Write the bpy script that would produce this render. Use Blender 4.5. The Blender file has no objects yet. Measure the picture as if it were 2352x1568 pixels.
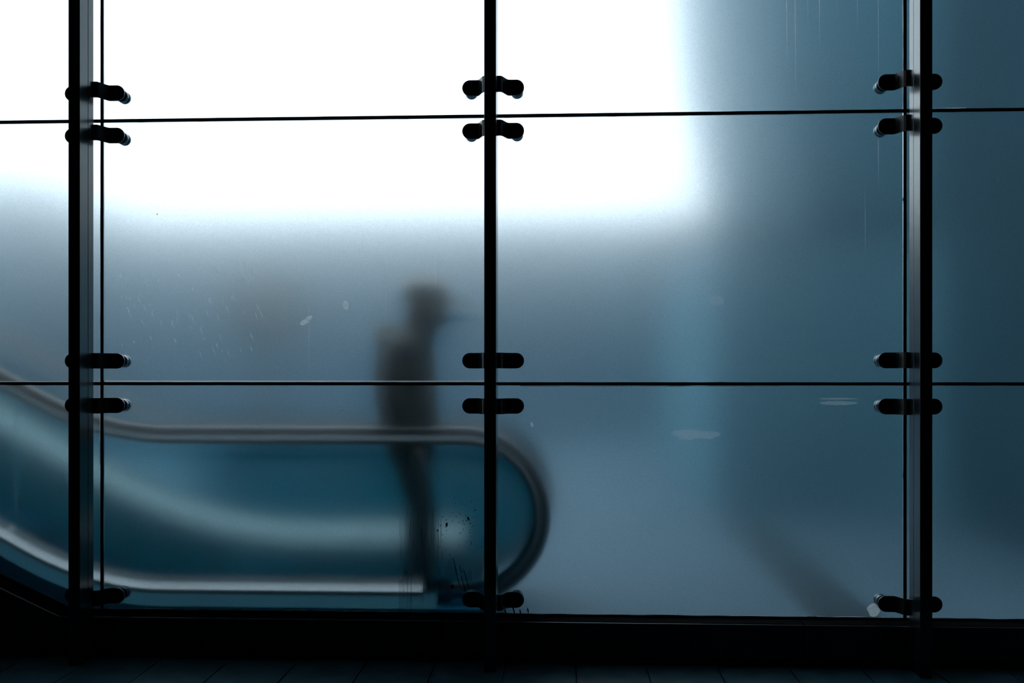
import bpy, bmesh, math, random
from mathutils import Vector, noise

random.seed(7)
S = bpy.context.scene
COL = S.collection
PI = math.pi

# ------------------------------------------------------------------ camera, sky, exposure
cam = bpy.data.objects.new('camera', bpy.data.cameras.new('camera'))
COL.objects.link(cam)
cam.location = (0, -5.315, 1.49)
cam.rotation_euler = (PI / 2, 0, math.atan(110 / 2286.7))
cam.data.lens = 35
cam.data.sensor_width = 36
cam.data.shift_y = 0.0332
cam.data.clip_end = 300
S.camera = cam

SKY = (2.25, 2.50, 2.66)
world = bpy.data.worlds.new('overcast_sky')
S.world = world
world.use_nodes = True
bg = world.node_tree.nodes['Background']
bg.inputs[0].default_value = (SKY[0], SKY[1], SKY[2], 1)
bg.inputs[1].default_value = 1.0

S.view_settings.view_transform = 'Standard'
S.view_settings.look = 'None'
S.view_settings.gamma = 1
S.view_settings.use_curve_mapping = False
S.view_settings.exposure = 0.0
S.cycles.use_denoising = True
S.cycles.max_bounces = 14
S.cycles.transmission_bounces = 12
S.cycles.transparent_max_bounces = 16
S.cycles.sample_clamp_indirect = 6


# ------------------------------------------------------------------ helpers
def tag(o, label=None, cat=None, group=None, kind=None):
    if label: o['label'] = label
    if cat: o['category'] = cat
    if group: o['group'] = group
    if kind: o['kind'] = kind
    return o


def empty(name, loc=(0, 0, 0), **k):
    o = bpy.data.objects.new(name, None)
    o.empty_display_size = .1
    COL.objects.link(o)
    o.location = loc
    return tag(o, **k)


def obj(name, verts, faces, mat, parent=None, smooth=False, bevel=0, seg=2):
    me = bpy.data.meshes.new(name)
    me.from_pydata([tuple(v) for v in verts], [], faces)
    bm = bmesh.new()
    bm.from_mesh(me)
    bmesh.ops.recalc_face_normals(bm, faces=bm.faces)
    bm.to_mesh(me)
    bm.free()
    me.materials.append(mat)
    o = bpy.data.objects.new(name, me)
    COL.objects.link(o)
    if parent: o.parent = parent
    if smooth:
        for p in me.polygons: p.use_smooth = True
    if bevel:
        b = o.modifiers.new('bevel', 'BEVEL')
        b.width = bevel
        b.segments = seg
        b.limit_method = 'ANGLE'
    return o


class MB:
    """collects shapes for one mesh"""
    def __init__(self):
        self.v, self.f = [], []

    def add(self, v, f):
        n = len(self.v)
        self.v += [tuple(p) for p in v]
        self.f += [tuple(i + n for i in q) for q in f]
        return self

    def box(self, x0, x1, y0, y1, z0, z1):
        return self.add([(x0, y0, z0), (x1, y0, z0), (x1, y1, z0), (x0, y1, z0),
                         (x0, y0, z1), (x1, y0, z1), (x1, y1, z1), (x0, y1, z1)],
                        [(0, 3, 2, 1), (4, 5, 6, 7), (0, 1, 5, 4), (1, 2, 6, 5), (2, 3, 7, 6), (3, 0, 4, 7)])

    def loft(self, rings, caps=True, closed=False):
        n = len(rings[0])
        v = [p for r in rings for p in r]
        f = []
        m = len(rings)
        for i in range(m if closed else m - 1):
            a, b = i * n, ((i + 1) % m) * n
            for j in range(n):
                k = (j + 1) % n
                f.append((a + j, a + k, b + k, b + j))
        if caps and not closed:
            f.append(tuple(range(n))[::-1])
            f.append(tuple(range((m - 1) * n, m * n)))
        return self.add(v, f)

    def lathe_y(self, prof, cx, cz, n=24):
        """profile of (radius, y) turned about the Y axis"""
        rings = [[(cx + r * math.cos(2 * PI * j / n), y, cz + r * math.sin(2 * PI * j / n)) for j in range(n)]
                 for r, y in prof]
        return self.loft(rings)

    def prism_y(self, poly, y0, y1):
        return self.loft([[(x, y0, z) for x, z in poly], [(x, y1, z) for x, z in poly]])

    def limb(self, pts, radii, n=12, squash=None):
        """tapered tube through points with round ends"""
        P = [Vector(p) for p in pts]
        pp, rr = [], []
        d0 = (P[0] - P[1]).normalized()
        d1 = (P[-1] - P[-2]).normalized()
        for t in (0.98, .8, .5):
            pp.append(P[0] + d0 * radii[0] * t)
            rr.append(radii[0] * math.sqrt(1 - t * t))
        pp += P
        rr += list(radii)
        for t in (.5, .8, .98):
            pp.append(P[-1] + d1 * radii[-1] * t)
            rr.append(radii[-1] * math.sqrt(1 - t * t))
        rings = []
        for i, p in enumerate(pp):
            a, b = pp[max(0, i - 1)], pp[min(len(pp) - 1, i + 1)]
            d = (b - a).normalized()
            u = d.cross(Vector((0, 1, 0)))
            if u.length < .2: u = d.cross(Vector((1, 0, 0)))
            u.normalize()
            w = d.cross(u)
            rings.append([p + (u * math.cos(2 * PI * j / n) + w * math.sin(2 * PI * j / n)) * rr[i] for j in range(n)])
        return self.loft(rings)

    def ball(self, c, r, n=14, m=9):
        rings = []
        for i in range(m + 1):
            th = PI * (i + .02) / (m + .04)
            rings.append([(c[0] + r[0] * math.sin(th) * math.cos(2 * PI * j / n),
                           c[1] + r[1] * math.sin(th) * math.sin(2 * PI * j / n),
                           c[2] + r[2] * math.cos(th)) for j in range(n)])
        return self.loft(rings)

    def rings_z(self, rows, n=20):
        """rows of (z, cx, cy, rx, ry): stacked ellipses"""
        return self.loft([[(cx + rx * math.cos(2 * PI * j / n), cy + ry * math.sin(2 * PI * j / n), z)
                           for j in range(n)] for z, cx, cy, rx, ry in rows])

    def build(self, name, mat, parent=None, **k):
        return obj(name, self.v, self.f, mat, parent, **k)


def box(name, x0, x1, y0, y1, z0, z1, mat, parent=None, **k):
    return MB().box(x0, x1, y0, y1, z0, z1).build(name, mat, parent, **k)


def organic(o, voxel, smooth_it=6):
    r = o.modifiers.new('remesh', 'REMESH')
    r.mode = 'VOXEL'
    r.voxel_size = voxel
    r.use_smooth_shade = True
    s = o.modifiers.new('smooth', 'SMOOTH')
    s.factor = .5
    s.iterations = smooth_it
    return o


# ------------------------------------------------------------------ materials
def new_mat(name):
    m = bpy.data.materials.new(name)
    m.use_nodes = True
    nt = m.node_tree
    for n in list(nt.nodes):
        if n.type != 'OUTPUT_MATERIAL': nt.nodes.remove(n)
    return m, nt, nt.nodes['Material Output']


def N(nt, kind, **ins):
    n = nt.nodes.new(kind)
    for k, v in ins.items():
        k = k.replace('_', ' ')
        n.inputs[k].default_value = v
    return n


def solid(name, col, rough=.6, metal=0.0, spec=.5, var=.15, scale=8.0, bump=0.0, bscale=60.0, stretch=(1, 1, 1)):
    m, nt, out = new_mat(name)
    p = N(nt, 'ShaderNodeBsdfPrincipled', Roughness=rough, Metallic=metal)
    p.inputs['Specular IOR Level'].default_value = spec
    tc = nt.nodes.new('ShaderNodeTexCoord')
    mp = nt.nodes.new('ShaderNodeMapping')
    mp.inputs['Scale'].default_value = stretch
    nt.links.new(tc.outputs['Object'], mp.inputs[0])
    no = N(nt, 'ShaderNodeTexNoise', Scale=scale, Detail=5.0)
    nt.links.new(mp.outputs[0], no.inputs['Vector'])
    r = nt.nodes.new('ShaderNodeValToRGB')
    r.color_ramp.elements[0].position = .3
    r.color_ramp.elements[1].position = .7
    r.color_ramp.elements[0].color = tuple(c * (1 - var) for c in col) + (1,)
    r.color_ramp.elements[1].color = tuple(min(1, c * (1 + var)) for c in col) + (1,)
    nt.links.new(no.outputs['Fac'], r.inputs[0])
    nt.links.new(r.outputs[0], p.inputs['Base Color'])
    if bump:
        n2 = N(nt, 'ShaderNodeTexNoise', Scale=bscale, Detail=3.0)
        nt.links.new(mp.outputs[0], n2.inputs['Vector'])
        b = N(nt, 'ShaderNodeBump', Strength=bump, Distance=.01)
        nt.links.new(n2.outputs['Fac'], b.inputs['Height'])
        nt.links.new(b.outputs[0], p.inputs['Normal'])
    nt.links.new(p.outputs[0], out.inputs[0])
    return m


M_post = solid('dark_coated_steel', (.008, .016, .022), .20, 0, 1.0, .2, 30, .02, 180, (1, 1, .05))
M_clamp = solid('blackened_steel', (.010, .013, .016), .3, 0, .5, .2, 40)
M_disc = solid('brushed_fixing_steel', (.10, .14, .17), .28, .7, .5, .2, 60)
M_bolt = solid('bolt_steel', (.05, .065, .075), .25, .8, .5, .1, 60)
M_seal = solid('black_silicone', (.006, .008, .010), .55, 0, .3, .3, 40)
M_flat = solid('matt_black_rubber', (.002, .003, .004), .95, 0, .05, .2, 40)
M_clad = solid('base_cladding', (.008, .018, .024), .30, 0, .8, .3, 6, .02, 90)
M_floor = solid('floor_slab', (.030, .044, .052), .6, 0, .3, .2, 10)
M_tile = solid('floor_tile', (0.01035, 0.06469, 0.09056), .55, 0, .30, .3, 9, .1, 160)
M_room = solid('dark_room_paint', (.02, .026, .03), .8, 0, .2, .1, 3)
M_rubber = solid('handrail_rubber', (0.0121, 0.01663, 0.0189), .45, 0, .4, .2, 20)
M_steel = solid('escalator_steel', (.62, .68, .72), .33, 1.0, .5, .06, 14, .01, 120, (.1, 1, 6))
M_guide = solid('dull_guide_metal', (0.3478, 0.4007, 0.4385), .40, .85, .5, .06, 14)
M_deck_far = solid('satin_deck_steel', (0.4234, 0.499, 0.5292), .52, 1.0, .5, .06, 14)
M_deck = solid('deck_steel', (0.499, 0.5594, 0.5897), .25, 1.0, .5, .06, 14)
M_blue = solid('blue_cladding', (0.01021, 0.2551, 0.4593), .4, 0, .4, .15, 4)
M_fascia = solid('blue_grey_fascia', (0.121, 0.508, 0.7016), .42, 0, .5, .1, 4)
M_skirt = solid('dark_skirt', (0.000756, 0.257, 0.3553), .4, 0, .2, .2, 6)
M_step = solid('step_aluminium', (0.00756, 0.09828, 0.1512), .5, .3, .5, .2, 20)
M_ground = solid('paving', (0.0567, 0.1134, 0.155), .75, 0, .3, .12, 1.2)
M_wall = solid('far_render', (0.0257, 0.0756, 0.1134), .9, 0, .2, .2, .4)
M_wall_low = solid('lightened_lower_render', (0.06277, 0.1758, 0.2344), .9, 0, .2, .2, .5)  # colour lightened to offset the shade between the buildings
M_wing = solid('wing_render', (0.01512, 0.0567, 0.08694), .9, 0, .2, .2, .4)
M_wall_dark = solid('dark_render', (0.0344, 0.1229, 0.172), .9, 0, .2, .25, .5)
M_wall_near = solid('dark_stone', (0.002268, 0.03478, 0.05594), .85, 0, .3, .25, .8)
M_stone = solid('kerb_stone', (0.009072, 0.03024, 0.04158), .8, 0, .3, .25, 6)
M_leaf = solid('leaf', (0.01134, 0.04914, 0.07182), .7, 0, .3, .4, 3)
M_bark = solid('bark', (0.03024, 0.03402, 0.03402), .9, 0, .2, .3, 12)
M_coat = solid('coat_cloth', (0.01361, 0.01814, 0.01814), .9, 0, .2, .2, 40)
M_trouser = solid('trouser_cloth', (0.01058, 0.01663, 0.02268), .9, 0, .2, .2, 40)
M_cap = solid('cap_cloth', (0.01512, 0.01966, 0.01814), .9, 0, .2, .2, 60)
M_skin = solid('skin', (0.1663, 0.1134, 0.09072), .55, 0, .4, .1, 20)
M_hair = solid('hair', (0.01512, 0.01361, 0.0121), .6, 0, .4, .3, 80)
M_shoe = solid('shoe_leather', (0.01134, 0.01285, 0.01361), .5, 0, .4, .2, 30)
M_eye = solid('eye', (.4, .42, .43), .2, 0, .5, .1, 200)


def frosted():
    m, nt, out = new_mat('frosted_glass')
    L = nt.links.new
    tc = nt.nodes.new('ShaderNodeTexCoord')
    # acid-etched grain
    gr = N(nt, 'ShaderNodeTexNoise', Scale=210.0, Detail=2.0)
    L(tc.outputs['Object'], gr.inputs['Vector'])
    bump = N(nt, 'ShaderNodeBump', Strength=.08, Distance=.002)
    L(gr.outputs['Fac'], bump.inputs['Height'])
    sp = nt.nodes.new('ShaderNodeValToRGB')
    sp.color_ramp.elements[0].position = .32
    sp.color_ramp.elements[1].position = .62
    sp.color_ramp.elements[0].color = (.84, .87, .885, 1)
    sp.color_ramp.elements[1].color = (.975, .995, 1, 1)
    L(gr.outputs['Fac'], sp.inputs[0])
    # fine etch plus a coarser, wider scattering etch
    lobes = []
    for rough in (.215, .34, .54):
        q = N(nt, 'ShaderNodeBsdfGlass', Roughness=rough, IOR=1.45)
        q.distribution = 'GGX'
        L(bump.outputs[0], q.inputs['Normal'])
        if rough > .4:
            tint = nt.nodes.new('ShaderNodeMix')
            tint.data_type = 'RGBA'
            tint.blend_type = 'MULTIPLY'
            tint.inputs[0].default_value = 1
            L(sp.outputs[0], tint.inputs[6])
            tint.inputs[7].default_value = (.82, .94, 1, 1)
            L(tint.outputs[2], q.inputs['Color'])
        else:
            L(sp.outputs[0], q.inputs['Color'])
        lobes.append(q)
    g0 = N(nt, 'ShaderNodeMixShader', Fac=.60)
    L(lobes[1].outputs[0], g0.inputs[1])
    L(lobes[2].outputs[0], g0.inputs[2])
    g = N(nt, 'ShaderNodeMixShader', Fac=.34)
    L(lobes[0].outputs[0], g.inputs[1])
    L(g0.outputs[0], g.inputs[2])

    def streak(scale, stretch, lo, hi, rot=0, detail=4.0):
        mp = nt.nodes.new('ShaderNodeMapping')
        mp.vector_type = 'POINT'
        mp.inputs['Rotation'].default_value = (0, rot, 0)
        mp.inputs['Scale'].default_value = stretch
        L(tc.outputs['Object'], mp.inputs[0])
        no = N(nt, 'ShaderNodeTexNoise', Scale=scale, Detail=detail)
        L(mp.outputs[0], no.inputs['Vector'])
        r = nt.nodes.new('ShaderNodeMapRange')
        r.inputs[1].default_value = lo
        r.inputs[2].default_value = hi
        L(no.outputs['Fac'], r.inputs[0])
        return r.outputs[0]

    def math_(op, a, b):
        n = nt.nodes.new('ShaderNodeMath')
        n.operation = op
        for i, x in enumerate((a, b)):
            if isinstance(x, (int, float)): n.inputs[i].default_value = x
            else: L(x, n.inputs[i])
        return n.outputs[0]

    cloud = streak(1.3, (1, 1, 1), .35, .75)
    drip = streak(26.0, (1, 1, .05), .60, .74)
    scr = streak(40.0, (1, 1, .10), .66, .76, rot=.42)
    blot = streak(2.2, (1, 1, 1.2), .50, .68)
    spk = streak(140.0, (1, 1, .6), .70, .80)
    f = math_('ADD', math_('MULTIPLY', cloud, .006), .006)
    f = math_('ADD', f, math_('MULTIPLY', drip, .018))
    f = math_('ADD', f, math_('MULTIPLY', math_('MULTIPLY', scr, blot), .05))
    f = math_('ADD', f, math_('MULTIPLY', spk, .015))
    tr = N(nt, 'ShaderNodeBsdfTranslucent', Color=(.27, .46, .52, 1))
    df = N(nt, 'ShaderNodeBsdfDiffuse', Color=(.25, .42, .47, 1))
    film = N(nt, 'ShaderNodeMixShader', Fac=.35)
    L(tr.outputs[0], film.inputs[1])
    L(df.outputs[0], film.inputs[2])
    mx = nt.nodes.new('ShaderNodeMixShader')
    L(f, mx.inputs[0])
    L(g.outputs[0], mx.inputs[1])
    L(film.outputs[0], mx.inputs[2])
    L(mx.outputs[0], out.inputs[0])
    return m


def tinted():
    """toughened balustrade glass, teal tint"""
    m, nt, out = new_mat('balustrade_glass')
    tr = N(nt, 'ShaderNodeBsdfTransparent', Color=(.84, .95, .965, 1))
    gl = N(nt, 'ShaderNodeBsdfGlossy', Color=(1, 1, 1, 1), Roughness=.06)
    fr = N(nt, 'ShaderNodeFresnel', IOR=1.5)
    mx = nt.nodes.new('ShaderNodeMixShader')
    nt.links.new(fr.outputs[0], mx.inputs[0])
    nt.links.new(tr.outputs[0], mx.inputs[1])
    nt.links.new(gl.outputs[0], mx.inputs[2])
    nt.links.new(mx.outputs[0], out.inputs[0])
    return m


def enamel_painted_sheen():
    """balustrade glass coloured teal, fading out leftwards, and upwards to paint in a reflection"""
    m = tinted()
    m.name = 'teal_painted_sheen'
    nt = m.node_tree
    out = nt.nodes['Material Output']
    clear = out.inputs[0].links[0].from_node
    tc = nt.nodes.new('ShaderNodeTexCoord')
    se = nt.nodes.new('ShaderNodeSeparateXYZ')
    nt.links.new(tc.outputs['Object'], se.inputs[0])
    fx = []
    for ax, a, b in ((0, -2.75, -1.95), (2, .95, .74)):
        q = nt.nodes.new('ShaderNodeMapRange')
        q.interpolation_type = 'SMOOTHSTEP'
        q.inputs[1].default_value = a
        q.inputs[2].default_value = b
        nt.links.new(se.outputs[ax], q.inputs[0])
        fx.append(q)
    fx[1].inputs[3].default_value = .35  # thinner teal at the top paints in the reflection there
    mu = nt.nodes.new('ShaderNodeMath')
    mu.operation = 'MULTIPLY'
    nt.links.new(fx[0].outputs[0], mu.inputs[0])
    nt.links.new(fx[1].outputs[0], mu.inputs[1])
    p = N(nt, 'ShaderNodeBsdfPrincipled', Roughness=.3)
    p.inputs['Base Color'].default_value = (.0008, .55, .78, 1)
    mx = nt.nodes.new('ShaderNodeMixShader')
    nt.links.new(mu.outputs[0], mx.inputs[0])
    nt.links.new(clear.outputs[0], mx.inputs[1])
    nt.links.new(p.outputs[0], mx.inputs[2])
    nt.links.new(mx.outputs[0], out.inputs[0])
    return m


def milky(name, col, fac, patchy=True):
    """translucent residue and edge glints: fac = how much it hides"""
    m, nt, out = new_mat(name)
    tr = N(nt, 'ShaderNodeBsdfTranslucent', Color=col + (1,))
    df = N(nt, 'ShaderNodeBsdfDiffuse', Color=col + (1,))
    a = N(nt, 'ShaderNodeMixShader', Fac=.04)
    nt.links.new(tr.outputs[0], a.inputs[1])
    nt.links.new(df.outputs[0], a.inputs[2])
    tp = N(nt, 'ShaderNodeBsdfTransparent', Color=(1, 1, 1, 1))
    tc = nt.nodes.new('ShaderNodeTexCoord')
    no = N(nt, 'ShaderNodeTexNoise', Scale=90.0, Detail=4.0)
    nt.links.new(tc.outputs['Object'], no.inputs['Vector'])
    r = nt.nodes.new('ShaderNodeMapRange')
    r.inputs[1].default_value = .3
    r.inputs[2].default_value = .65
    r.inputs[3].default_value = fac * (.7 if patchy else 1)
    r.inputs[4].default_value = fac
    nt.links.new(no.outputs['Fac'], r.inputs[0])
    mx = nt.nodes.new('ShaderNodeMixShader')
    nt.links.new(r.outputs[0], mx.inputs[0])
    nt.links.new(tp.outputs[0], mx.inputs[1])
    nt.links.new(a.outputs[0], mx.inputs[2])
    nt.links.new(mx.outputs[0], out.inputs[0])
    return m


M_frost = frosted()
M_bal = tinted()
M_enamel = enamel_painted_sheen()
M_glint = milky('milky_glint', (.90, .94, .96), 1.0, False)
M_res = milky('whitish_residue', (.88, .92, .94), .65)
M_res_faint = milky('faint_residue', (.80, .88, .92), .22)
M_res_strong = milky('white_residue', (.94, .96, .97), .95)
M_scr = milky('pale_scratch', (.92, .95, .96), .70)
M_grime = milky('grime', (.05, .16, .20), .30)
M_grime_thin = milky('thin_grime', (.02, .13, .18), .13)
M_dirt = solid('dirt_speck', (.01, .012, .012), .9, 0, .2)

# ------------------------------------------------------------------ setting: room shell
XL, XR = -4.645, 3.955
ZC = 4.35
JX = (-2.491, -0.349, 1.806)          # vertical glass joints = post axes
Z_LOW, Z_UP, Z_SILL = 1.446, 2.876, .208

box('wall_left', XL - .2, XL, -7.2, .02, -.2, ZC, M_room)['kind'] = 'structure'
box('wall_right', XR, XR + .2, -7.2, .02, -.2, ZC, M_room)['kind'] = 'structure'
box('wall_front', XL - .2, XR + .2, -7.4, -7.2, -.2, ZC, M_room)['kind'] = 'structure'
box('ceiling', XL - .2, XR + .2, -7.4, .1, ZC, ZC + .2, M_room)['kind'] = 'structure'
floor = tag(box('floor', XL - .2, XR + .2, -7.4, .02, -.2, -.012, M_floor), kind='structure')
TW = .3615
x = -4.62
tile_me = None
while x < 3.9:
    for (y0, y1) in ((-1.60, -.861), (-.857, -.118)):
        box('tile', x + .0025, x + TW - .0025, y0, y1, -.0118, 0, M_tile, floor, bevel=.002, seg=1)
    x += TW

# base cladding under the glass
base = empty('baseboard_back', (0, 0, 0), kind='structure')
for (a, b) in ((-2.575, -2.437), (-2.433, -.624), (-.620, 1.25), (1.254, XR)):
    box('panel', a, b, -.140, .03, .028, Z_SILL, M_clad, base, bevel=.003)
    box('cap_strip', a, b, -.126, -.014, Z_SILL - .003, Z_SILL + .003, M_flat, base)
    box('plinth', a, b, -.150, .03, 0, .026, M_clad, base, bevel=.003)
# slanted string beside the stair, rising to the left
SL = .4605


def zs(xx):
    return Z_SILL + max(0, (-2.665 - xx)) * SL


MB().prism_y([(-2.579, .028), (-2.579, Z_SILL), (-2.665, Z_SILL), (XL, zs(XL)), (XL, .028)], -.140, .03) \
    .build('sloping_panel', M_clad, base, bevel=.003)
MB().prism_y([(-2.579, Z_SILL - .003), (-2.579, Z_SILL + .003), (-2.666, Z_SILL + .003), (XL, zs(XL) + .003), (XL, zs(XL) - .003), (-2.665, Z_SILL - .003)], -.126, -.014) \
    .build('cap_strip', M_flat, base)
box('plinth', XL, -2.579, -.150, .03, 0, .026, M_clad, base, bevel=.003)

# ------------------------------------------------------------------ setting: frosted glass wall
G = .009     # half joint
bays = [(XL, JX[0]), (JX[0], JX[1]), (JX[1], JX[2]), (JX[2], XR)]
rows = [(Z_SILL, Z_LOW), (Z_LOW, Z_UP), (Z_UP, ZC)]
panes = {}
wins = []


def bead(name, p0, p1, half, y0, y1, mat, parent, vertical=False, jit=.0011, n=60):
    rings = []
    for i in range(n + 1):
        t = i / n
        a = p0[0] + (p1[0] - p0[0]) * t
        b = p0[1] + (p1[1] - p0[1]) * t
        h0 = half + jit * noise.noise(Vector((a * 9, b * 9, 3.1)))
        h1 = half + jit * noise.noise(Vector((a * 9, b * 9, 8.7)))
        if vertical:
            rings.append([(a - h0, y0, b), (a + h1, y0, b), (a + h1, y1, b), (a - h0, y1, b)])
        else:
            rings.append([(a, y0, b - h0), (a, y0, b + h1), (a, y1, b + h1), (a, y1, b - h0)])
    return MB().loft(rings).build(name, mat, parent)


for i, (a, b) in enumerate(bays):
    w = empty('window_%d' % (i + 1), (0, 0, 0), kind='structure')
    wins.append(w)
    for j, (z0, z1) in enumerate(rows):
        x0, x1 = a + G, b - G
        if i == 0: x0 = a
        if i == 3: x1 = b
        za = z0 + (G if j else .004)
        if j == 1 and i < 2: za = z0 + (.0165 if i else .013)
        zb = z1 - G
        if i == 0 and j == 0:
            poly = [(x1, za), (x1, zb), (x0, zb), (x0, zs(x0) + .004), (-2.665, za)]
            panes[i, j] = MB().prism_y(poly, -.006, .006).build('pane', M_frost, w)
        else:
            panes[i, j] = box('pane', x0, x1, -.006, .006, za, zb, M_frost, w)
    for z in (Z_LOW, Z_UP):
        bead('joint_seal', (a + G, z), (b - G, z), .0085, -.0075, .0075, M_seal, w)
    if i == 0:
        pts = [(XL, zs(XL) + .008), (-2.665, Z_SILL + .008)]
        bead('sill_seal', pts[0], pts[1], .010, -.016, -.0065, M_seal, w)
        bead('sill_seal', (-2.665, Z_SILL + .006), (b, Z_SILL + .006), .008, -.016, -.0065, M_seal, w)
    else:
        bead('sill_seal', (a, Z_SILL + .006), (b, Z_SILL + .006), .008, -.016, -.0065, M_seal, w, jit=.003)
    if i:
        bead('joint_seal', (a, Z_SILL + .002), (a, ZC), .0085, -.0075, .0075, M_seal, w, vertical=True)

# milky strips painting in light refracted by the polished glass edges
bead('edge_glint', (XL, Z_LOW + .0108), (JX[0] - .01, Z_LOW + .0108), .0020, -.0058, -.0050, M_glint, panes[0, 1], jit=.0005)
bead('edge_glint', (JX[0] + .012, Z_LOW + .0127), (JX[1] - .01, Z_LOW + .0127), .0036, -.0058, -.0050, M_glint, panes[1, 1], jit=.0006)
bead('edge_glint', (JX[1] + .14, Z_LOW - .0115), (1.15, Z_LOW - .0115), .0018, -.0085, -.0062, M_glint, panes[2, 0], jit=.003)
bead('edge_glint', (JX[2] - .0115, Z_UP + .01), (JX[2] - .0115, 4.0), .0018, -.0085, -.0062, M_glint, panes[2, 2], vertical=True, jit=.003)
bead('edge_glint', (JX[0] - .0112, 1.0), (JX[0] - .0112, Z_LOW - .01), .0012, -.0085, -.0062, M_glint, panes[0, 0], vertical=True, jit=.001)
bead('edge_glint', (JX[2] + .1, Z_UP + .0108), (2.12, Z_UP + .0108), .0010, -.0085, -.0062, M_glint, panes[3, 2], jit=.003)
for (a, b) in ((-2.45, -2.10), (-1.72, -1.62), (-1.50, -1.36), (-1.16, -.92)):
    bead('edge_glint', (a, Z_SILL + .0155), (b, Z_SILL + .0150), .0015, -.0085, -.0062, M_glint, panes[1, 0], jit=.005)
for (a, b) in ((.25, .62), (.9, 1.3), (1.35, 1.7)):
    bead('edge_glint', (a, Z_SILL + .0155), (b, Z_SILL + .0150), .0012, -.0085, -.0062, M_glint, panes[2, 0], jit=.004)


def blotch(name, cx, cz, rx, rz, mat, parent, seed, rough=.25, rot=0):
    vs = []
    n = 18
    for k in range(n):
        t = 2 * PI * k / n
        r = 1 + rough * noise.noise(Vector((math.cos(t) * 1.7, math.sin(t) * 1.7, seed)))
        px, pz = rx * r * math.cos(t), rz * r * math.sin(t)
        vs.append((cx + px * math.cos(rot) - pz * math.sin(rot), cz + px * math.sin(rot) + pz * math.cos(rot)))
    return MB().prism_y(vs, -.0069, -.0062).build(name, mat, parent)


blotch('smudge', -1.151, 1.868, .016, .024, M_res, panes[1, 1], 1.3)
blotch('smudge', -1.372, 1.781, .030, .013, M_res, panes[1, 1], 2.3, rot=.5)
blotch('smudge', -1.35, 1.80, .02, .011, M_res, panes[1, 1], 5.3, rot=.5)
blotch('smudge', -.15, 1.227, .008, .012, M_res, panes[2, 0], 4.4, .9)
blotch('glue_residue', 1.645, .262, .035, .034, M_res_strong, panes[2, 0], 6.1)
blotch('sticker_residue', .83, 1.885, .037, .028, M_res_faint, panes[2, 1], 7.2)
blotch('sticker_residue', 1.46, 1.345, .10, .011, M_res_faint, panes[2, 0], 8.1, .1)
blotch('sticker_residue', 1.46, 1.368, .10, .005, M_res_faint, panes[2, 0], 8.6, .1)
blotch('smudge', .70, 1.175, .11, .03, M_res_faint, panes[2, 0], 9.0, .6)
blotch('dirt_speck', -.606, .692, .008, .010, M_dirt, panes[1, 0], 10.0, 1.2)
blotch('dirt_speck', -.655, .66, .004, .007, M_dirt, panes[1, 0], 11.0, .8)
blotch('dirt_speck', -.49, .725, .005, .010, M_dirt, panes[1, 0], 12.0, .8, rot=.4)
blotch('dirt_speck', -.575, .36, .008, .010, M_dirt, panes[1, 0], 13.0, .8)
blotch('dirt_speck', -2.185, 2.366, .003, .003, M_dirt, panes[1, 1], 13.0, .8)
for (x, z, l) in ((-.56, .47, .05), (-.545, .40, .07), (-.50, .40, .06), (-.53, .45, .03), (-.515, .37, .06)):
    blotch('dirt_streak', x, z, .0022, l, M_dirt, panes[1, 0], x * 10, .6, rot=.28)
for (x, z, l) in ((-.29, .225, .02), (-.245, .232, .025), (-.21, .226, .018), (-.17, .238, .016)):
    blotch('dirt_streak', x, z, .004, l, M_dirt, panes[2, 0], x * 10, .6, rot=.25)

def slivers(name, items, mat, parent):
    mb = MB()
    for (x0, z0, x1, z1, w) in items:
        d = Vector((x1 - x0, z1 - z0))
        n_ = Vector((-d.y, d.x)).normalized() * w
        m_ = Vector((x0, z0)) + d * .45
        mb.prism_y([(x0, z0), (m_.x + n_.x, m_.y + n_.y), (x1, z1), (m_.x - n_.x, m_.y - n_.y)], -.0068, -.0062)
    o = mb.build(name, mat, parent)
    o['kind'] = 'stuff'
    return o


rs = random.Random(3)
it = []
for q in range(70):
    px, pz = rs.uniform(-2.42, -1.62), rs.uniform(1.62, 2.12)
    ln = rs.uniform(.015, .075)
    sl = rs.uniform(.25, .5)
    it.append((px, pz, px + ln * sl, pz - ln, rs.uniform(.0010, .0022)))
slivers('scratches', it, M_scr, panes[1, 1])
it = []
for px, z0, z1, w in ((1.19, 3.75, 3.10, .0026), (1.235, 3.75, 2.96, .0024), (1.36, 3.7, 3.2, .002), (1.555, 3.8, 3.3, .002),
                      (1.665, 3.8, 2.91, .0014), (1.30, 3.6, 3.3, .0008), (1.45, 3.75, 3.35, .0008)):
    it.append((px, z0, px + .006, z1, w))
slivers('drip_marks', it, M_scr, panes[2, 2])
slivers('drip_marks', [(1.668, 2.86, 1.67, 2.45, .0012), (1.60, 2.5, 1.602, 2.1, .0008)], M_scr, panes[2, 1])
slivers('drip_marks', [(-.662, 2.11, -.665, 1.96, .0016), (-.93, 2.15, -.935, 1.75, .0007), (-1.35, 1.9, -1.352, 1.5, .0007)], M_scr, panes[1, 1])
it = []
for q in range(46):
    px = rs.uniform(-.86, -.62)
    z0 = rs.uniform(.35, .85)
    it.append((px, z0, px + rs.uniform(-.004, .004), z0 - rs.uniform(.05, .3), rs.uniform(.0008, .0022)))
slivers('grime_streaks', it, M_grime, panes[1, 0])
top = [(-.865, .43)]
for q in range(34):
    px = -.86 + .485 * q / 33
    top.append((px, .40 + .34 * abs(noise.noise(Vector((px * 23, 4.2, 0)))) + rs.uniform(-.05, .05)))
MB().prism_y([(-.375, .222), (-.865, .222)] + top + [(-.375, .40)], -.0068, -.0062).build('grime_film', M_grime_thin, panes[1, 0])
it = []
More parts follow.
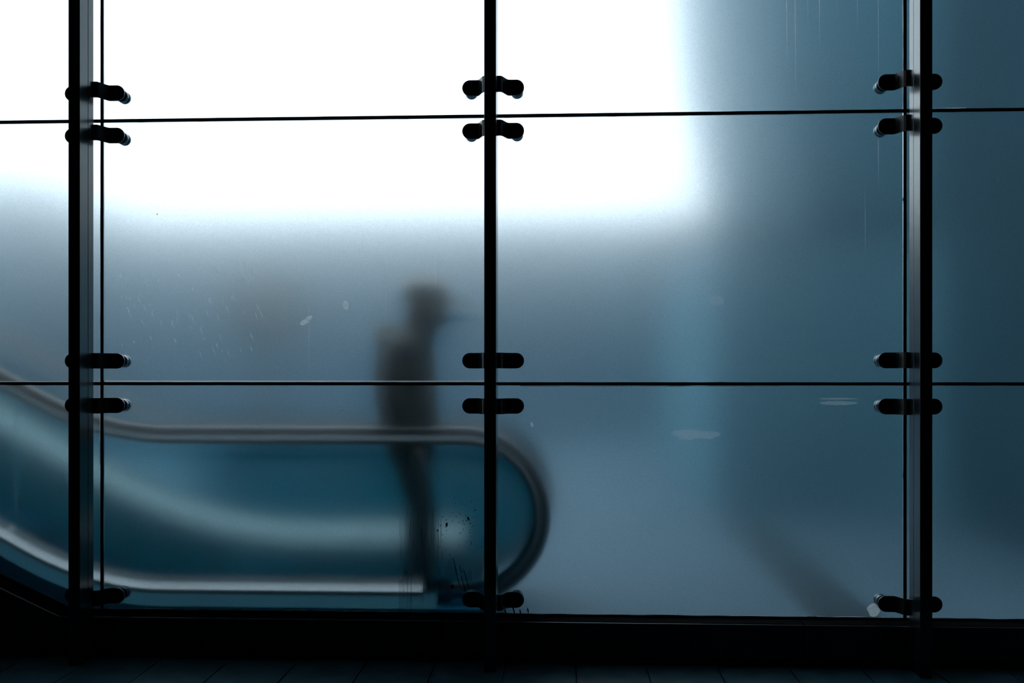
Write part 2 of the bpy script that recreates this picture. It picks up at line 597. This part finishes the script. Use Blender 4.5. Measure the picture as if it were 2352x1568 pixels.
for q in range(60):
    px, pz = -.52 + rs.gauss(0, .07), .68 + rs.gauss(0, .07)
    if px > -.40: continue
    it.append((px, pz, px + rs.uniform(-.003, .003), pz - rs.uniform(.004, .012), rs.uniform(.0012, .0028)))
slivers('dirt_specks', it, M_dirt, panes[1, 0])

# ------------------------------------------------------------------ posts
WHERE = ('left', 'middle', 'right')
PW = .030
for k, jx in enumerate(JX):
    p = empty('mullion_post', (jx - .002, -.239, 0),
              label=('dark steel mullion post at the left, beside the sloping stair string',
                     'slim dark steel mullion post in the middle, seen face on',
                     'dark steel mullion post at the right, with a pale gleam on its side')[k],
              cat='post', group='steel posts of the glass wall')
    MB().box(-PW, PW, -.076, .0145, .0, ZC - .01).build('front_profile', M_post, p, bevel=.002)
    MB().box(-PW, PW, .0165, .076, .0, ZC - .01).build('rear_profile', M_post, p, bevel=.002)
    MB().box(-PW + .003, PW - .003, .014, .017, .0, ZC - .01).build('groove_strip', M_seal, p)

# ------------------------------------------------------------------ clamps
def clamp(px, pz, label):
    c = empty('glass_clamp', (px, -.157, pz), label=label, cat='glass clamp', group='double-armed clamps holding the glass panes')
    rings = []
    n = 56
    R, HX = .041, .163
    for i in range(n + 1):
        t = -1 + 2 * i / n
        xx = HX * math.sin(t * PI / 2)
        a = abs(xx)
        s = min(1, max(0, (a - .043) / .040))
        s = s * s * (3 - 2 * s)
        yy = .072 * s
        h = R if a < HX - R else math.sqrt(max(1e-7, R * R - (a - HX + R) ** 2))
        rings.append([(xx, yy - .0055, -h), (xx, yy - .0055, h), (xx, yy + .0055, h), (xx, yy + .0055, -h)])
    MB().loft(rings).build('arm_plate', M_clamp, c, bevel=.0015)
    for sx in (-1, 1):
        bx = sx * .122
        MB().lathe_y([(.002, .0625), (.006, .0605), (.0065, .0585), (.009, .0585), (.0125, .060), (.0135, .064), (.0135, .0672)],
                     bx, 0, 6 if False else 20).build('bolt', M_bolt, c)
        d = MB().lathe_y([(.021, .0772), (.021, .105), (.024, .112), (.032, .122), (.033, .128), (.033, .147), (.031, .1508)], bx, 0) \
            .build('fixing_disc', M_disc, c, smooth=False, bevel=.001)
        MB().lathe_y([(.012, .1508), (.012, .1632)], bx, 0, 12).build('through_bolt', M_disc, d)
        MB().lathe_y([(.031, .1632), (.033, .167), (.033, .176), (.028, .180)], bx, 0).build('outer_cap', M_disc, d)
    return c


ROWZ = ((3.003, 'just above the upper glass joint'), (2.776, 'just below the upper glass joint'),
        (1.568, 'just above the lower glass joint'), (1.330, 'just below the lower glass joint'),
        (.311, 'at the foot of the glass'))
for k, jx in enumerate(JX):
    for z, w in ROWZ:
        extra = ', white residue beside it' if (k == 2 and z < 1) else ''
        clamp(jx - .002, z, 'black clamp on the %s post, %s%s' % (WHERE[k], w, extra))

# ------------------------------------------------------------------ outside: ground and buildings
GZ = .12
tag(box('ground', -40, 30, .05, 60, GZ - .3, GZ, M_ground), kind='structure')

b = empty('low_building', (-8, 16, GZ), label='long low building with a flat roof, a pale blur behind the frosted glass', cat='building')
MB().box(-14, 18, 0, 5, 0, 4.5).build('wall', M_wall, b)
MB().box(-14.3, 18, -.25, 5.2, 4.5, 4.72).build('roof_edge', M_wall, b)
MB().box(-14.6, -2.9, -1.2, 5, 0, 5.4).build('side_wing', M_wing, b)
for (x, w_) in ((8.9, .55), (11.3, .55)):
    MB().box(x, x + w_, -.5, -.01, 0, 4.5).build('column', M_wall_dark, b)

t = empty('tall_building', (1.93, 4.5, GZ), label='tall dark building whose edge cuts the bright sky at the right', cat='building')
MB().box(-.40, 9, 0, 5, 0, 2.9).build('wall', M_wall_low, t)
MB().prism_y([(.44, 2.9), (9, 2.9), (9, 14), (-.75, 14), (-.10, 5.6)], -.15, 5).build('upper_storeys', M_wall_dark, t)
MB().box(-.44, 9, -.06, 5, 2.82, 2.9).build('ledge', M_wall_low, t)

sw = empty('side_wall', (3.55, .4, GZ), label='dark side wall outside the glass behind the right post', cat='wall')
MB().box(0, .3, .3, 3.7, 0, 9).build('wall', M_wall_near, sw)

k = tag(MB().prism_y([(-.17, 0), (-.17, .03), (-.15, .05), (.15, .05), (.17, .03), (.17, 0)], -.2, 3.7)
        .build('kerb', M_stone), 'dark low kerb running away from the glass at the lower right', 'kerb')
k.location = (1.60, .35, GZ)
k.rotation_euler = (0, 0, -.02)


# ------------------------------------------------------------------ tree
def leaves(name, pts, size, mat, parent):
    mb = MB()
    for p in pts:
        u = Vector((random.gauss(0, 1), random.gauss(0, 1), random.gauss(0, 1))).normalized()
        w = u.orthogonal().normalized()
        q = Vector(p)
        mb.add([q - u * size, q + w * size * .5, q + u * size, q - w * size * .5], [(0, 1, 2, 3)])
    o = mb.build(name, mat, parent)
    o['kind'] = 'stuff'
    return o


tr = empty('tree', (-3.08, 5.0, GZ), label='small round dark tree, a soft blot behind the glass above the escalator', cat='tree')
MB().limb([(0, 0, .0), (.02, 0, .8), (0, .02, 1.7), (.02, 0, 2.2)], [.07, .06, .045, .03]).build('trunk', M_bark, tr)
for q in ((.25, .1, 2.45), (-.22, .1, 2.4), (.05, -.2, 2.5)):
    MB().limb([(0, 0, 1.6), (q[0] * .5, q[1] * .5, 2.0), q], [.03, .022, .012]).build('branch', M_bark, tr)
pts = []
while len(pts) < 2600:
    v = Vector((random.uniform(-1, 1), random.uniform(-1, 1), random.uniform(-1, 1)))
    if v.length < 1: pts.append((v.x * .46, v.y * .46, 2.12 + v.z * .44))
leaves('foliage', pts, .07, M_leaf, tr)

# ------------------------------------------------------------------ escalator
ESC_Y, ESC_W = .40, .92
NX, NZ, NR = -.557, .690, .456     # newel centre, radius
FLAT = NZ + NR
SLOPE = math.tan(math.radians(28.7))
KX, BL = -2.69, .42                # kink of the incline, blend half length
es = empty('escalator', (0, .206, GZ + .047), label='escalator with glass balustrades and black handrails rising to the left', cat='escalator')
OZ = GZ
EK = .966
es.scale = (EK, EK, EK)


def rise_far(x):
    """the far inner deck levels out later and more gently"""
    k, b = KX + .33, .75
    if x > k + b: return 0.0
    if x < k - b: return (k - x) * SLOPE
    return SLOPE * (k + b - x) ** 2 / (4 * b)


def rise(x):
    """height above the flat part at x"""
    if x > KX + BL: return 0.0
    if x < KX - BL: return (KX - x) * SLOPE
    t = (KX + BL - x)
    return SLOPE * t * t / (4 * BL)


def run_pts(x0, x1, n=70, fn=rise):
    return [(x0 + (x1 - x0) * i / n, fn(x0 + (x1 - x0) * i / n)) for i in range(n + 1)]


def along(name, prof, x0, x1, zbase, mat, smooth=False, floor_clip=None, fn=rise):
    """profile of (y, dz) swept along the incline and the flat"""
    rings = []
    for xx, r in run_pts(x0, x1, 70, fn):
        rings.append([(xx, y, max(zbase + r + dz, floor_clip if floor_clip is not None else -9) - OZ) for y, dz in prof])
    return MB().loft(rings).build(name, mat, es, smooth=smooth)


def rail_path():
    P = [(xx, FLAT + r) for xx, r in run_pts(-6.2, NX, 80)]
    for i in range(1, 33):
        a = PI / 2 - PI * i / 32
        P.append((NX + NR * math.cos(a), NZ + NR * math.sin(a)))
    for i in range(1, 8):
        P.append((NX - .09 * i, NZ - NR))
    return P


def sweep(name, prof, mat, yoff, smooth=True):
    """profile of (n, y): n outwards from the loop"""
    P = rail_path()
    rings = []
    for i, (px, pz) in enumerate(P):
        a, b = P[max(0, i - 1)], P[min(len(P) - 1, i + 1)]
        d = Vector((b[0] - a[0], b[1] - a[1])).normalized()
        nx, nz = -d.y, d.x
        rings.append([(px + nx * n, yoff + y, pz + nz * n - OZ) for n, y in prof])
    return MB().loft(rings).build(name, mat, es, smooth=smooth)


rub = []
for j in range(16):
    a = 2 * PI * j / 16
    rub.append((.026 + .024 * math.sin(a), .042 * math.cos(a)))
guide = [(.002, -.036), (.002, .036), (-.026, .052), (-.030, .052), (-.030, -.052), (-.026, -.052)]
edge = [(-.030, -.022), (-.030, .022), (-.055, .022), (-.055, -.022)]
for side, y in (('near', 0.0), ('far', ESC_W)):
    sweep('handrail', rub, M_rubber, y)
    sweep('handrail_guide', guide, M_guide, y, smooth=False)
    sweep('glass_edging', edge, M_rubber, y, smooth=False)
    # glass panels
    joints = [-6.1, -4.6, -3.2, -3.05 if side == 'far' else -1.795, -.752]
    for a, c in zip(joints[:-1], joints[1:]):
        top = [(xx, FLAT - .05 + r) for xx, r in run_pts(a + .003, c - .003, 24)]
        bot = [(xx, FLAT - .85 + r) for xx, r in run_pts(a + .003, c - .003, 24)]
        MB().loft([[(p[0], y - .005, p[1] - OZ), (p[0], y + .005, p[1] - OZ), (q[0], y + .005, q[1] - OZ), (q[0], y - .005, q[1] - OZ)]
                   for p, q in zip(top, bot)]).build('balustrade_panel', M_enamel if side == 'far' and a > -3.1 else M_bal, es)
    rr = NR - .05
    poly = [(-.749, NZ + rr)]
    for i in range(0, 25):
        a = PI / 2 - PI * i / 24 * .93
        poly.append((NX + rr * math.cos(a), NZ + rr * math.sin(a) - 0))
    poly += [(-.749, poly[-1][1])]
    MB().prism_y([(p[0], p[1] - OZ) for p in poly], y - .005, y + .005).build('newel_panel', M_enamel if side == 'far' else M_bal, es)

DZ = FLAT - .86
# outer deck, cladding and skirts of the near side
along('outer_deck', [(-.012, .038), (-.060, .012), (-.104, -.022), (-.108, -.040), (-.012, -.040)], -6.2, -.78, DZ, M_deck)
along('deck_fascia', [(-.104, -.040), (-.160, -.105), (-.02, -.105), (-.02, -.040)], -6.2, -.70, DZ, M_fascia)
along('outer_cladding', [(-.159, -.106), (-.178, -.27), (-.150, -.29), (-.150, -.60), (-.02, -.60), (-.02, -.106)], -6.2, -.36, DZ, M_blue, floor_clip=GZ - .048)
along('inner_deck', [(.012, .030), (.09, -.010), (.09, -.30), (.012, -.30)], -6.2, -.62, DZ, M_skirt, floor_clip=GZ - .048)
# far side: broad inner deck that catches the sky
fy = ESC_W
along('inner_deck', [(fy - .012, .155), (fy - .07, .125), (fy - .12, .088), (fy - .165, .042), (fy - .20, -.02), (fy - .012, -.02)], -6.2, -.62, DZ + .10, M_deck_far, fn=rise_far)
along('skirt', [(fy - .195, -.02), (fy - .195, -.45), (fy - .012, -.45), (fy - .012, -.02)], -6.2, -.62, DZ + .10, M_skirt, floor_clip=GZ - .048, fn=rise_far)
along('outer_cladding', [(fy + .012, .155), (fy + .11, -.02), (fy + .11, -.6), (fy + .012, -.6)], -6.2, -.62, DZ, M_blue, floor_clip=GZ - .048)
MB().box(-.62, -.50, -.085, -.02, -.048, .10).build('newel_base', M_blue, es, bevel=.02)
MB().box(-.62, -.50, fy + .02, fy + .09, -.048, .10).build('newel_base', M_blue, es, bevel=.02)
# landing plate and steps
MB().box(-2.0, -.32, .095, fy - .205, -.048, .035).build('landing_plate', M_step, es, bevel=.004)
MB().box(-2.12, -2.0, .095, fy - .205, -.02, .030).build('comb_plate', M_steel, es)
for i in range(8):
    x1 = -2.125 - .40 * i
    zt = .02 + rise(x1 - .2) * 1.0 + 0
    zt = max(.028, zt - .12)
    sm = MB().box(x1 - .40, x1 - .003, .10, fy - .205, zt - .03, zt)
    sm.box(x1 - .03, x1 - .003, .10, fy - .205, max(0, zt - .26), zt - .03)
    for q in range(12):
        yy = .112 + q * .048
        sm.box(x1 - .395, x1 - .006, yy, yy + .012, zt, zt + .006)
    sm.build('step', M_step, es)

# ------------------------------------------------------------------ person
FZ = GZ + .036
pe = empty('person', (-.893, .565, GZ + .047 + .035 * EK + .001), label='person in a peaked cap and long dark coat standing behind the escalator rail, facing right', cat='person')
pe.scale = (.966, .966, .966)
# local frame: x forward (the way the person faces), y = away from the camera, z up


def arm(s, mb, r=(.058, .050, .046, .040, .030), pts=None):
    p = [(-.03, s * .185, 1.50), (-.055, s * .235, 1.34), (-.06, s * .25, 1.20), (.0, s * .245, 1.06), (.055, s * .225, .93)]
    return mb.limb(p, r)


body = MB()
body.rings_z([(.88, -.01, 0, .10, .15), (.96, -.015, 0, .125, .175), (1.10, -.01, 0, .115, .155), (1.25, -.015, 0, .125, .165),
              (1.40, -.025, 0, .13, .185), (1.50, -.02, 0, .105, .175), (1.56, .0, 0, .07, .09)])
body.limb([(.0, 0, 1.50), (.035, 0, 1.60), (.085, 0, 1.69)], [.062, .058, .058])
body.ball((.112, 0, 1.775), (.118, .084, .120))                  # skull
body.ball((.142, 0, 1.70), (.086, .064, .068))                   # jaw
body.limb([(.222, 0, 1.775), (.250, 0, 1.738)], [.011, .016], 8)  # nose
body.ball((.222, 0, 1.682), (.014, .022, .008))                  # lips
body.ball((.208, 0, 1.655), (.022, .024, .018))                  # chin
for s in (-1, 1):
    body.ball((.095, s * .082, 1.752), (.022, .010, .034))       # ears
    arm(s, body)
    # hip, thigh, knee, calf, ankle, foot
    fx = .05 if s < 0 else -.03
    body.limb([(-.01, s * .085, .92), (.035 + fx * .3, s * .092, .70), (.065 + fx * .6, s * .092, .50), (.06 + fx, s * .090, .30), (.05 + fx, s * .09, .09)],
              [.092, .082, .060, .056, .038])
    body.limb([(.02 + fx, s * .09, .045), (.10 + fx, s * .095, .036), (.18 + fx, s * .097, .028)], [.030, .030, .018])
    # hand: palm, four fingers, thumb
    wx, wy, wz = .055, s * .225, .93
    body.limb([(wx, wy, wz), (wx + .018, wy - s * .004, wz - .045), (wx + .026, wy - s * .006, wz - .078)], [.026, .033, .034])
    for q, (dx, ln) in enumerate(((.030, .068), (.010, .076), (-.010, .070), (-.028, .054))):
        fx0 = wx + .028 + dx * .9
        body.limb([(fx0, wy - s * .004, wz - .085), (fx0 + .006, wy - s * .012, wz - .085 - ln * .55), (fx0 + .004, wy - s * .030, wz - .085 - ln)],
                  [.0095, .009, .0075], 8)
    body.limb([(wx + .035, wy - s * .012, wz - .030), (wx + .062, wy - s * .024, wz - .058), (wx + .068, wy - s * .030, wz - .092)], [.013, .011, .009], 8)
organic(body.build('body', M_skin, pe), .0065, 4)
for s in (-1, 1):
    MB().ball((.212, s * .031, 1.778), (.012, .012, .010)).build('eye', M_eye, pe, smooth=True)

coat = MB()
coat.rings_z([(.84, .010, 0, .140, .205), (.90, .008, 0, .158, .222), (1.00, .000, 0, .178, .228), (1.10, -.008, 0, .186, .222), (1.23, -.020, 0, .196, .215),
              (1.36, -.025, 0, .192, .218), (1.46, -.025, 0, .178, .218), (1.535, -.015, 0, .158, .175), (1.60, .010, 0, .130, .115)])
coat.ball((-.140, 0, 1.575), (.080, .150, .092))                 # hood lying on the back
coat.limb([(.02, 0, 1.54), (.075, 0, 1.64)], [.122, .106])       # raised collar
for s in (-1, 1):
    arm(s, coat, (.080, .070, .062, .054, .043))
organic(coat.build('coat', M_coat, pe), .012, 5)

tro = MB()
tro.rings_z([(.80, .005, 0, .125, .175), (.90, .000, 0, .135, .185), (.99, -.015, 0, .13, .178)])
for s in (-1, 1):
    fx = .05 if s < 0 else -.03
    tro.limb([(-.01, s * .085, .92), (.035 + fx * .3, s * .092, .70), (.065 + fx * .6, s * .092, .50), (.06 + fx, s * .090, .30), (.05 + fx, s * .09, .11)],
             [.110, .104, .086, .078, .068])
organic(tro.build('trousers', M_trouser, pe), .012, 4)
for s in (-1, 1):
    fx = .05 if s < 0 else -.03
    sh = MB().rings_z([(0, .115 + fx, s * .095, .145, .050), (.02, .115 + fx, s * .095, .148, .052), (.05, .11 + fx, s * .095, .140, .052), (.068, .08 + fx, s * .095, .105, .050),
                       (.085, .05 + fx, s * .093, .075, .047), (.12, .045 + fx, s * .09, .055, .046)])
    sh.build('shoe', M_shoe, pe, smooth=True)
hr = MB().rings_z([(1.67, .03, 0, .045, .055), (1.71, .045, 0, .072, .078), (1.78, .080, 0, .098, .086), (1.81, .092, 0, .104, .088), (1.84, .098, 0, .10, .084)])
hr.build('hair', M_hair, pe, smooth=True)
capm = MB().rings_z([(1.785, .104, 0, .136, .104), (1.82, .102, 0, .143, .110), (1.87, .100, 0, .146, .114), (1.912, .096, 0, .138, .108), (1.940, .090, 0, .112, .090), (1.952, .088, 0, .07, .06)], 28)
cp = capm.build('cap', M_cap, pe, smooth=True)
br = []
for i in range(13):
    a = -PI / 2 + PI * i / 12
    br.append((.21 + .165 * max(0, math.cos(a)), .092 * math.sin(a)))
rb = [[(p[0], p[1], 1.800 - .22 * (p[0] - .20) - .1 * abs(p[1])) for p in br], [(p[0], p[1], 1.824 - .22 * (p[0] - .20) - .1 * abs(p[1])) for p in br]]
MB().loft(rb).build('cap_brim', M_cap, cp)
